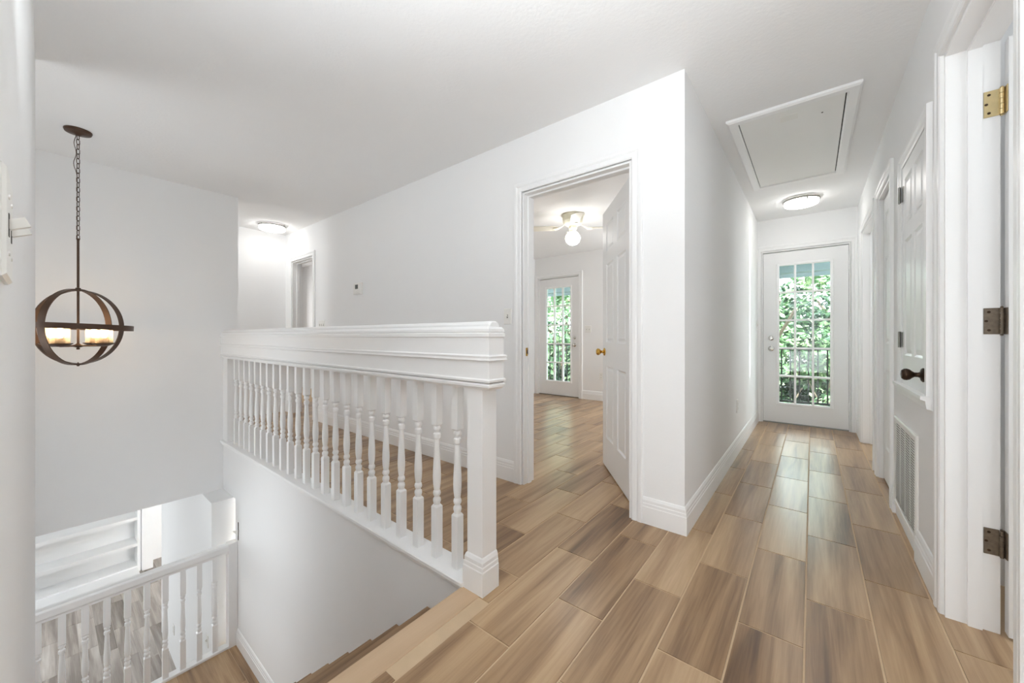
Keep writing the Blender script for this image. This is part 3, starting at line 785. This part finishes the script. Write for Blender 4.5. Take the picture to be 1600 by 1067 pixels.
for k in range(4):
    a = cdir + 0.09 + k * PI / 2
    M = RZ(a)
    b = NB()
    tube(b, [(0.10, 0, -0.115), (0.13, 0.0, -0.135), (0.16, 0.018, -0.150), (0.20, 0.028, -0.158)], 0.006, 6)
    tube(b, [(0.10, 0, -0.115), (0.13, 0.0, -0.135), (0.16, -0.018, -0.154), (0.20, -0.028, -0.162)], 0.006, 6)
    box(b, 0.17, 0.225, -0.035, 0.035, -0.162, -0.156)
    b.transform(M); br = obj('blade_bracket', b, FANM, fan)
    b = NB(); N = 10; outl = []
    for i in range(N + 1):
        u = i / N; x = 0.185 + 0.37 * u; hw = 0.052 + 0.012 * u
        if u > 0.9: hw *= math.sqrt(max(0.05, 1 - ((u - 0.9) / 0.105) ** 2))
        outl.append((x, hw))
    lo = [(x, h) for x, h in outl] + [(x, -h) for x, h in reversed(outl)]
    top = [b.verts.new((x, y, 0.003)) for x, y in lo]; bot = [b.verts.new((x, y, -0.003)) for x, y in lo]
    b.faces.new(top); b.faces.new(bot[::-1])
    for i in range(len(lo)): b.faces.new((bot[i], bot[(i + 1) % len(lo)], top[(i + 1) % len(lo)], top[i]))
    b.transform(M @ T(0, 0, -0.152) @ RX(math.radians(10))); obj('blade', b, FANB, fan)

# ------------------------------------------------------------------ balustrade
def turned(H0, H1):
    """turned baluster 0..(H1-H0) local z, square .037"""
    H = H1 - H0; k = H / 0.800
    sq = 0.0185; b0 = 0.236 * k; t0 = 0.597 * k
    bm = NB()
    lv = []
    box(bm, -sq, sq, -sq, sq, 0, b0 - 0.008)
    # chamfer pyramid to the neck
    def frus(za, ra, zb, rb):
        a = [bm.verts.new((x * ra, y * ra, za)) for x, y in ((-1, -1), (1, -1), (1, 1), (-1, 1))]
        b = [bm.verts.new((x * rb, y * rb, zb)) for x, y in ((-1, -1), (1, -1), (1, 1), (-1, 1))]
        for i in range(4): bm.faces.new((a[i], a[(i + 1) % 4], b[(i + 1) % 4], b[i]))
        bm.faces.new(a[::-1]); bm.faces.new(b)
    frus(b0 - 0.008, sq, b0 + 0.002, 0.0125)
    frus(t0 - 0.002, 0.0125, t0 + 0.006, sq)
    box(bm, -sq, sq, -sq, sq, t0 + 0.006, H)
    def s(z): return b0 + (z) * (t0 - b0) / 0.361
    prof = [(0.0135, s(-0.001)), (0.0165, s(0.010)), (0.0185, s(0.018)), (0.0175, s(0.028)), (0.0125, s(0.034)), (0.0120, s(0.038)), (0.0160, s(0.043)), (0.0185, s(0.052)), (0.0165, s(0.062)),
            (0.0130, s(0.067)), (0.0145, s(0.072)), (0.0175, s(0.095)), (0.0188, s(0.125)), (0.0182, s(0.155)), (0.0160, s(0.200)), (0.0138, s(0.250)), (0.0125, s(0.290)),
            (0.0125, s(0.300)), (0.0165, s(0.304)), (0.0178, s(0.314)), (0.0165, s(0.324)), (0.0125, s(0.328)), (0.0118, s(0.334)), (0.0160, s(0.340)), (0.0178, s(0.348)), (0.0150, s(0.357)), (0.012, s(0.362))]
    lathe(bm, prof, 16)
    return bm
rail = thing('balustrade', 'white balustrade with deep panelled top rail between hallway and stairwell', 'balustrade', (-1.0755, 1.1415, 0))
rb = (-1.0755, 1.1415)
def rx(x): return x - rb[0]
def ryy(y): return y - rb[1]
XE = -0.982; Y0B, Y1B = 1.082, 1.172
X0 = -4.53
bm = box(NB(), rx(X0), rx(XE), ryy(Y0B), ryy(Y1B), 0.853, 1.040); box(bm, rx(X0), rx(XE) - 0.012, ryy(Y0B) + 0.012, ryy(Y1B) - 0.012, 0.828, 0.853)
beam = obj('beam', bm, TRIM, rail)
def around(prof, d=0.0, xend=0.0):
    """moulding round front, end and back of the beam; prof (out, z)"""
    pth = [(rx(X0), ryy(Y0B) - d, 0), (rx(XE) + xend + d, ryy(Y0B) - d, 0), (rx(XE) + xend + d, ryy(Y1B) + d, 0), (rx(X0), ryy(Y1B) + d, 0)]
    return sweep(NB(), pth, (0, 0, 1), prof)
obj('lower_moulding', around([(-0.02, 0.826), (-0.008, 0.826), (-0.003, 0.832), (0.003, 0.837), (0.0045, 0.846), (0.000, 0.850), (0.000, 0.855), (0.005, 0.858), (0.006, 0.866), (0.001, 0.871), (-0.02, 0.871)]), TRIM, beam)
obj('middle_band', around([(-0.001, 0.940), (0.007, 0.941), (0.010, 0.945), (0.008, 0.951), (0.008, 0.955), (0.010, 0.960), (0.006, 0.965), (-0.001, 0.966)]), TRIM, beam)
obj('upper_moulding', around([(-0.02, 1.034), (0.001, 1.034), (0.004, 1.038), (0.004, 1.050), (-0.001, 1.054), (0.002, 1.058), (0.001, 1.068), (-0.006, 1.077), (-0.03, 1.081), (-0.03, 1.034)]), TRIM, beam)
bm = NB()
cp = [(-0.030, 1.078), (-0.030, 1.088), (-0.024, 1.096), (-0.014, 1.100), (0.014, 1.100), (0.024, 1.096), (0.030, 1.088), (0.030, 1.078)]
ym = ryy((Y0B + Y1B) / 2)
rings = [[bm.verts.new((x, ym + a * s_, b if b < 1.08 else b - dz)) for a, b in cp] for x, s_, dz in ((rx(X0), 1, 0), (rx(XE) - 0.018, 1, 0), (rx(XE) - 0.010, 0.9, 0.004))]
for a, b in zip(rings, rings[1:]):
    for i in range(len(cp)): bm.faces.new((a[i], a[(i + 1) % len(cp)], b[(i + 1) % len(cp)], b[i]))
bm.faces.new(rings[0]); bm.faces.new(rings[-1][::-1])
obj('cap_rail', bm, TRIM, rail)
# shoe plate with stepped nosing over the stairwell
bm = NB()
pp = [(1.200, 0.0), (1.200, 0.020), (1.078, 0.020), (1.074, 0.016), (1.074, 0.004), (1.080, 0.000), (1.082, -0.010), (1.088, -0.014), (1.090, -0.026), (1.099, -0.030), (1.099, 0.0)]
r0, r1 = [[bm.verts.new((rx(x), ryy(y), z)) for y, z in pp] for x in (X0, -1.128)]
for i in range(len(pp)): bm.faces.new((r0[i], r0[(i + 1) % len(pp)], r1[(i + 1) % len(pp)], r1[i]))
bm.faces.new(r0); bm.faces.new(r1[::-1])
obj('shoe_plate', bm, TRIM, rail)
nw = obj('newel_post', bxb(rx(-1.118), rx(-1.033), ryy(1.099), ryy(1.184), 0.0, 0.835), TRIM, rail)
bm = sweep(NB(), [(rx(-1.033), ryy(1.184), 0), (rx(-1.118), ryy(1.184), 0), (rx(-1.118), ryy(1.099), 0), (rx(-1.033), ryy(1.099), 0), (rx(-1.033), ryy(1.184), 0)], (0, 0, 1), BASE)
obj('newel_base', bm, TRIM, nw)
bal0 = turned(0.020, 0.832)
bmsh = None
for i in range(23):
    x = -1.222 - 0.1386 * i
    if bmsh is None:
        o = obj('baluster', bal0, TRIM, rail, auto=0.6); bmsh = o
    else:
        o = bmsh.copy(); C.objects.link(o)
    o.location = (rx(x), ryy(1.14), 0.020)
obj('half_newel', bxb(rx(-4.53), rx(-4.395), ryy(1.10), ryy(1.175), 0.02, 0.835), TRIM, rail)

# landing rail
lr = thing('landing_railing', 'low white baluster railing on the stair landing at lower left', 'railing', (-4.12, 1.065, ZL))
hr = [(-0.022, -0.034), (-0.031, -0.020), (-0.033, 0.024), (-0.024, 0.036), (0.024, 0.036), (0.033, 0.024), (0.031, -0.020), (0.022, -0.034)]
bm = NB(); zt = 0.893
r0, r1 = [[bm.verts.new((a, y, zt + b)) for a, b in hr] for y in (-2.16, -0.03)]
for i in range(8): bm.faces.new((r0[i], r0[(i + 1) % 8], r1[(i + 1) % 8], r1[i]))
bm.faces.new(r0); bm.faces.new(r1[::-1])
obj('handrail', bm, TRIM, lr)
obj('under_fillet', bxb(-0.018, 0.018, -2.16, -0.03, zt - 0.050, zt - 0.033), TRIM, lr)
obj('bottom_rail', bevel(bxb(-0.034, 0.036, -2.16, 0.03, -0.004, 0.020), 0.004), TRIM, lr)
q0 = None
for i in range(19):
    y = 0.939 - 0.1079 * i - 1.065
    if q0 is None: q0 = obj('baluster', turned(0.0, zt - 0.050 - 0.018), TRIM, lr, auto=0.6); o = q0
    else: o = q0.copy(); C.objects.link(o)
    o.location = (0, y, 0.019)
obj('half_newel', bxb(-0.040, 0.040, -0.033, 0.033, 0.0, 0.935), TRIM, lr)
br = thing('wall_bracket', 'tiny dark metal bracket on the stairwell wall above the landing rail', 'bracket', (-4.02, 1.1, -0.74))
obj('plate', bxb(-0.05, -0.04, -0.004, 0, -0.07, 0.09), BRONZE, br)
bm = NB()
v = [bm.verts.new(p) for p in ((-0.045, -0.004, 0.02), (-0.045, -0.004, -0.03), (-0.11, -0.030, 0.0), (-0.045, 0.0, 0.02), (-0.045, 0.0, -0.03), (-0.11, -0.026, 0.0))]
for f in ((0, 1, 2), (3, 5, 4), (0, 2, 5, 3), (1, 4, 5, 2), (0, 3, 4, 1)): bm.faces.new([v[i] for i in f])
obj('arm', bm, PLASTIC, br)

# ------------------------------------------------------------------ staircase
st = thing('staircase', 'descending wood-tiled staircase beside the balustrade', 'staircase', (-1.12, 0.535, -RISE * 9))
z0s = -RISE * 9
for k in range(1, 9):
    zt_ = -RISE * k - z0s; xa = -1.135 - 0.24 * k - 0.002; xb = -1.120 - 0.24 * (k - 1) - 0.0
    b = chamfer(NB(), xa + 1.12, xb + 1.12, -0.555, 0.562, zt_ - 0.025, zt_, 0.003)
    o = obj('tread', b, TILE, st)
for k in range(0, 9):
    zt_ = -RISE * k - z0s; xr_ = -1.120 - 0.24 * k
    obj('riser', bxb(xr_ + 1.12 - 0.012, xr_ + 1.12, -0.56, 0.562, zt_ - RISE + 0.001, zt_ - (0.025 if k else 0.0205)), TILE, st)

# ------------------------------------------------------------------ pendant lantern
pd = thing('pendant_lantern', 'brown orb pendant lantern with glass cups hanging over the stairwell', 'pendant lamp', (-3.90, 0.142, ZC))
obj('canopy', lathe(NB(), [(0.0005, 0), (0.066, 0), (0.067, -0.006), (0.062, -0.018), (0.020, -0.026), (0.010, -0.034), (0.0005, -0.036)], 32), PEND, pd, auto=0.6)
def link_mesh():
    bm = NB(); pts = []
    for i in range(16):
        a = 2 * PI * i / 16
        pts.append((0.0085 * math.cos(a), 0, 0.0115 * math.sin(a) + (0.0075 if math.sin(a) > 0 else -0.0075)))
    return tube(bm, pts, 0.0021, 6, True)
lk = None; zc = -0.046; i = 0
while zc > -0.735:
    if lk is None: lk = obj('chain_link', link_mesh(), PEND, pd, smooth=True); o = lk
    else: o = lk.copy(); C.objects.link(o)
    o.location = (0, 0, zc); o.rotation_euler.z = (PI / 2) * (i % 2) + 0.6; zc -= 0.0325; i += 1
pts = []
for j in range(60):
    z = -0.03 - j * 0.71 / 59
    amp = 0.014 * math.exp(-((z + 0.09) / 0.05) ** 2) + 0.016 * math.exp(-((z + 0.23) / 0.05) ** 2) + 0.004
    pts.append((0.004 + amp * 0.3 * math.sin(j * 0.9), -amp, z))
obj('cord', tube(NB(), pts, 0.0018, 6), PEND, pd, smooth=True)
obj('rod', lathe(NB(), [(0.010, -0.745), (0.010, -0.735), (0.0065, -0.75), (0.0065, -1.075), (0.0065, -1.463), (0.0065, -1.465)][1:], 12), PEND, pd, auto=0.7)
obj('top_collar', lathe(NB(), [(0.0005, -1.068), (0.013, -1.072), (0.013, -1.094), (0.0005, -1.096)], 16), PEND, pd, auto=0.7)
zcn = -1.338; R_ = 0.256
tilt = Matrix.Identity(4)
for kk, az in enumerate((math.radians(-38), math.radians(50))):
    h = V((math.cos(az), math.sin(az), 0)); wdir = V((-math.sin(az), math.cos(az), 0))
    bm = band(NB(), lambda a: ((h * math.cos(a) + V((0, 0, 1)) * math.sin(a)), wdir), 64, 0.036, 0.006, R_ - 0.006 * kk)
    bm.transform(T(0, 0, zcn)); obj('cage_ring', bm, PEND, pd, auto=0.6)
bm = band(NB(), lambda a: (V((math.cos(a), math.sin(a), 0)), V((0, 0, 1))), 72, 0.036, 0.007, R_ + 0.008)
bm.transform(T(0, 0, zcn + 0.002) @ RX(math.radians(-2.2))); er = obj('equator_ring', bm, PEND, pd, auto=0.6)
obj('bottom_finial', lathe(NB(), [(0.0005, -1.606), (0.006, -1.603), (0.009, -1.596), (0.006, -1.588), (0.003, -1.580), (0.0005, -1.576)], 12), PEND, pd, auto=0.9)
obj('hub', lathe(NB(), [(0.0005, -1.492), (0.008, -1.490), (0.009, -1.482), (0.006, -1.478), (0.030, -1.470), (0.034, -1.464), (0.014, -1.456), (0.0065, -1.448), (0.0005, -1.448)], 20), PEND, pd, auto=0.7)
for k in range(4):
    a = math.radians(55) + k * PI / 2; cx, cy = 0.140 * math.cos(a), 0.140 * math.sin(a)
    arm = obj('arm', tube(NB(), [(0.02 * math.cos(a), 0.02 * math.sin(a), -1.466), (cx, cy, -1.466)], 0.0055, 8), PEND, pd)
    obj('saucer', lathe(NB(), [(0.0005, -1.470), (0.020, -1.468), (0.044, -1.458), (0.056, -1.450), (0.056, -1.446), (0.042, -1.450), (0.0005, -1.453)], 24, T(cx, cy, 0)), PEND, arm, auto=0.8)
    cup = obj('glass_cup', lathe(NB(), [(0.042, -1.449), (0.044, -1.446), (0.044, -1.330), (0.042, -1.330), (0.042, -1.446)], 28, T(cx, cy, 0), cap=False), FROST, pd, auto=0.8)
    obj('socket', lathe(NB(), [(0.0005, -1.452), (0.023, -1.452), (0.023, -1.412), (0.020, -1.410), (0.0005, -1.410)], 18, T(cx, cy, 0)), CANDLE, cup, auto=0.8)
    obj('bulb', lathe(NB(), [(0.0005, -1.411), (0.010, -1.411), (0.011, -1.402), (0.020, -1.385), (0.022, -1.372), (0.017, -1.357), (0.008, -1.349), (0.0005, -1.347)], 16, T(cx, cy, 0)), BULB, cup, smooth=True)

# ------------------------------------------------------------------ lower-level shelves
sh = thing('shelving', 'white built-in shelves on the lower level under the stairwell wall', 'shelves', (-8.78, 0.0, ZB))
for z in (0.10, 0.46, 0.88, 1.30, 1.72):
    b = NB(); box(b, 0.0, 0.32, -1.6, 0.93, z - 0.022, z); box(b, 0.30, 0.32, -1.6, 0.93, z - 0.05, z - 0.022)
    obj('shelf', b, TRIM, sh)
obj('side_panel', bxb(0.0, 0.33, 0.93, 0.97, 0, 2.1), TRIM, sh)
obj('plinth', bxb(0.0, 0.66, -1.6, 0.93, 0.0, 0.078), TRIM, sh)
obj('back_panel', bxb(-0.003, 0.012, -1.6, 0.93, 0.10, 2.1), TRIM, sh)

# ------------------------------------------------------------------ porch and garden
struct('porch_deck', bxb(-8, 3, YR + 0.14, 7.35, -0.30, -0.06), DECK, 'weathered porch deck outside the glass doors', 'deck')
struct('porch_roof', bxb(-8, 3, YR + 0.14, 7.6, 2.36, 2.50), SOFF, 'pale grey-blue porch ceiling above the glass doors', 'roof')
struct('porch_beam', bxb(-8, 3, 7.18, 7.34, 2.02, 2.36), PORCH, 'blue-grey porch beam seen through the top panes', 'beam')
struct('porch_fascia', bxb(-8, 3, 7.34, 7.38, 1.96, 2.06), PORCH, 'narrow blue-grey porch fascia board under the beam', 'beam')
pr_ = thing('porch_railing', 'black iron porch railing outside the glass doors', 'railing', (-2.5, 7.2, -0.06))
obj('top_rail', bxb(-5.4, 5.4, -0.02, 0.02, 0.89, 0.93), IRON, pr_); obj('bottom_rail', bxb(-5.4, 5.4, -0.014, 0.014, 0.08, 0.11), IRON, pr_)
p0 = None
for i in range(98):
    x = -5.35 + i * 0.11
    if p0 is None: p0 = obj('bar', bxb(-0.009, 0.009, -0.009, 0.009, 0.10, 0.90), IRON, pr_); o = p0
    else: o = p0.copy(); C.objects.link(o)
    o.location = (x, 0, 0)
struct('ground', bxb(-40, 30, YR + 0.2, 60, -3.0, -2.8), EARTH, 'green garden ground behind the house', 'ground')

def crown(n, size, seed, R=(2.2, 1.8, 2.6), clumps=26):
    rnd = random.Random(seed); verts = []; faces = []
    cl = []
    for i in range(clumps):
        while True:
            p = V((rnd.uniform(-1, 1), rnd.uniform(-1, 1), rnd.uniform(-1, 1)))
            if p.length < 1: break
        cl.append((V((p.x * R[0], p.y * R[1], p.z * R[2])), rnd.uniform(0.35, 0.8)))
    for i in range(n):
        c, r = cl[rnd.randrange(clumps)]
        d = V((rnd.gauss(0, 1), rnd.gauss(0, 1), rnd.gauss(0, 1))).normalized() * r * rnd.uniform(0.5, 1.0)
        p = c + d; s = size * rnd.uniform(0.6, 1.3)
        a = V((rnd.gauss(0, 1), rnd.gauss(0, 1), rnd.gauss(-0.4, 0.6))).normalized(); b = a.orthogonal().normalized()
        b = (b * math.cos(rnd.random() * 6) + a.cross(b) * math.sin(rnd.random() * 6)).normalized(); nrm = a.cross(b)
        k = len(verts)
        verts += [p, p + a * s * 0.5 + b * s * 0.24 + nrm * s * 0.06, p + a * s, p + a * s * 0.5 - b * s * 0.24 + nrm * s * 0.06]
        faces += [(k, k + 1, k + 2), (k, k + 2, k + 3)]
    me = bpy.data.meshes.new('leaves'); me.from_pydata(verts, [], faces); return me
crowns = []
for mm, sd, nn_, ss in ((LEAF, 1, 7000, 0.15), (LEAFD, 2, 8000, 0.15), (LEAF, 3, 6000, 0.20)):
    me = crown(nn_, ss, sd); me.materials.append(mm); crowns.append(me)
def trunk_bm(h, r, seed):
    rnd = random.Random(seed); bm = NB()
    pts = [(0.12 * math.sin(i * 0.9 + seed), 0.1 * math.cos(i * 0.7 + seed), h * i / 8) for i in range(9)]
    tube(bm, pts, r, 10)
    for k in range(7):
        a = rnd.uniform(0, 6.28); z = h * rnd.uniform(0.45, 0.9); L_ = rnd.uniform(0.8, 1.7)
        tube(bm, [(0, 0, z), (L_ * 0.5 * math.cos(a), L_ * 0.5 * math.sin(a), z + L_ * 0.4), (L_ * math.cos(a), L_ * math.sin(a), z + L_ * 0.9)], r * 0.3, 6)
    return bm
trees = [
    ((-0.9, 10.2), 0, 1.0, 1.2, 'pale green tree closest to the porch, behind the hallway glass door'),
    ((0.9, 11.8), 2, 1.05, 1.6, 'large-leaved tree to the right behind the hallway glass door'),
    ((-0.2, 13.6), 1, 1.3, 1.4, 'dark green tree deep behind the hallway glass door'),
    ((-6.2, 10.4), 2, 1.0, 1.3, 'leafy tree closest to the porch, behind the bedroom glass door'),
    ((-7.9, 12.4), 0, 1.1, 1.2, 'pale tree to the left behind the bedroom glass door'),
    ((-5.2, 13.2), 1, 1.3, 1.4, 'dark green tree deep behind the bedroom glass door'),
    ((-8.6, 15.6), 1, 1.5, 1.6, 'tall dark tree farthest back behind the bedroom glass door'),
    ((-3.0, 12.2), 1, 1.2, 1.2, 'dark tree between the two glass door views'),
    ((2.9, 14.0), 1, 1.4, 1.4, 'dark tree beyond the right side of the hallway glass door'),
]
for i, ((x, y), ci, sc, cz, lb) in enumerate(trees):
    t_ = thing('tree', lb, 'tree', (x, y, -2.8), i * 1.3, group='garden trees behind the house')
    obj('trunk', trunk_bm(4.2, 0.11, i), BARK, t_, auto=1.0)
    o = bpy.data.objects.new('leaves', crowns[ci]); C.objects.link(o); o.parent = t_; o.location = (0, 0, 2.8 + cz); o.scale = (sc,) * 3
    tag(o, kind='stuff')
shrubs = [((-1.0, 9.2), 1, 0.55, 'dark shrub low behind the porch rail, left in the hallway glass'), ((0.7, 9.4), 1, 0.6, 'dark shrub low behind the porch rail, right in the hallway glass'),
          ((-5.3, 9.3), 1, 0.6, 'dark shrub low behind the porch rail, right in the bedroom glass'), ((-7.0, 9.6), 1, 0.6, 'dark shrub low behind the porch rail, left in the bedroom glass'),
          ((0.0, 11.2), 1, 0.9, 'broad dark shrub under the trees behind the hallway glass'), ((-6.4, 12.0), 1, 0.9, 'broad dark shrub under the trees behind the bedroom glass')]
for i, ((x, y), ci, sc, lb) in enumerate(shrubs):
    t_ = thing('shrub', lb, 'shrub', (x, y, -2.8), i * 2.1, group='garden shrubs under the trees')
    obj('stem', trunk_bm(1.8, 0.05, i + 20), BARK, t_, auto=1.0)
    o = bpy.data.objects.new('leaves', crowns[ci]); C.objects.link(o); o.parent = t_; o.location = (0, 0, 2.0); o.scale = (sc, sc, sc * 1.05)
    tag(o, kind='stuff')
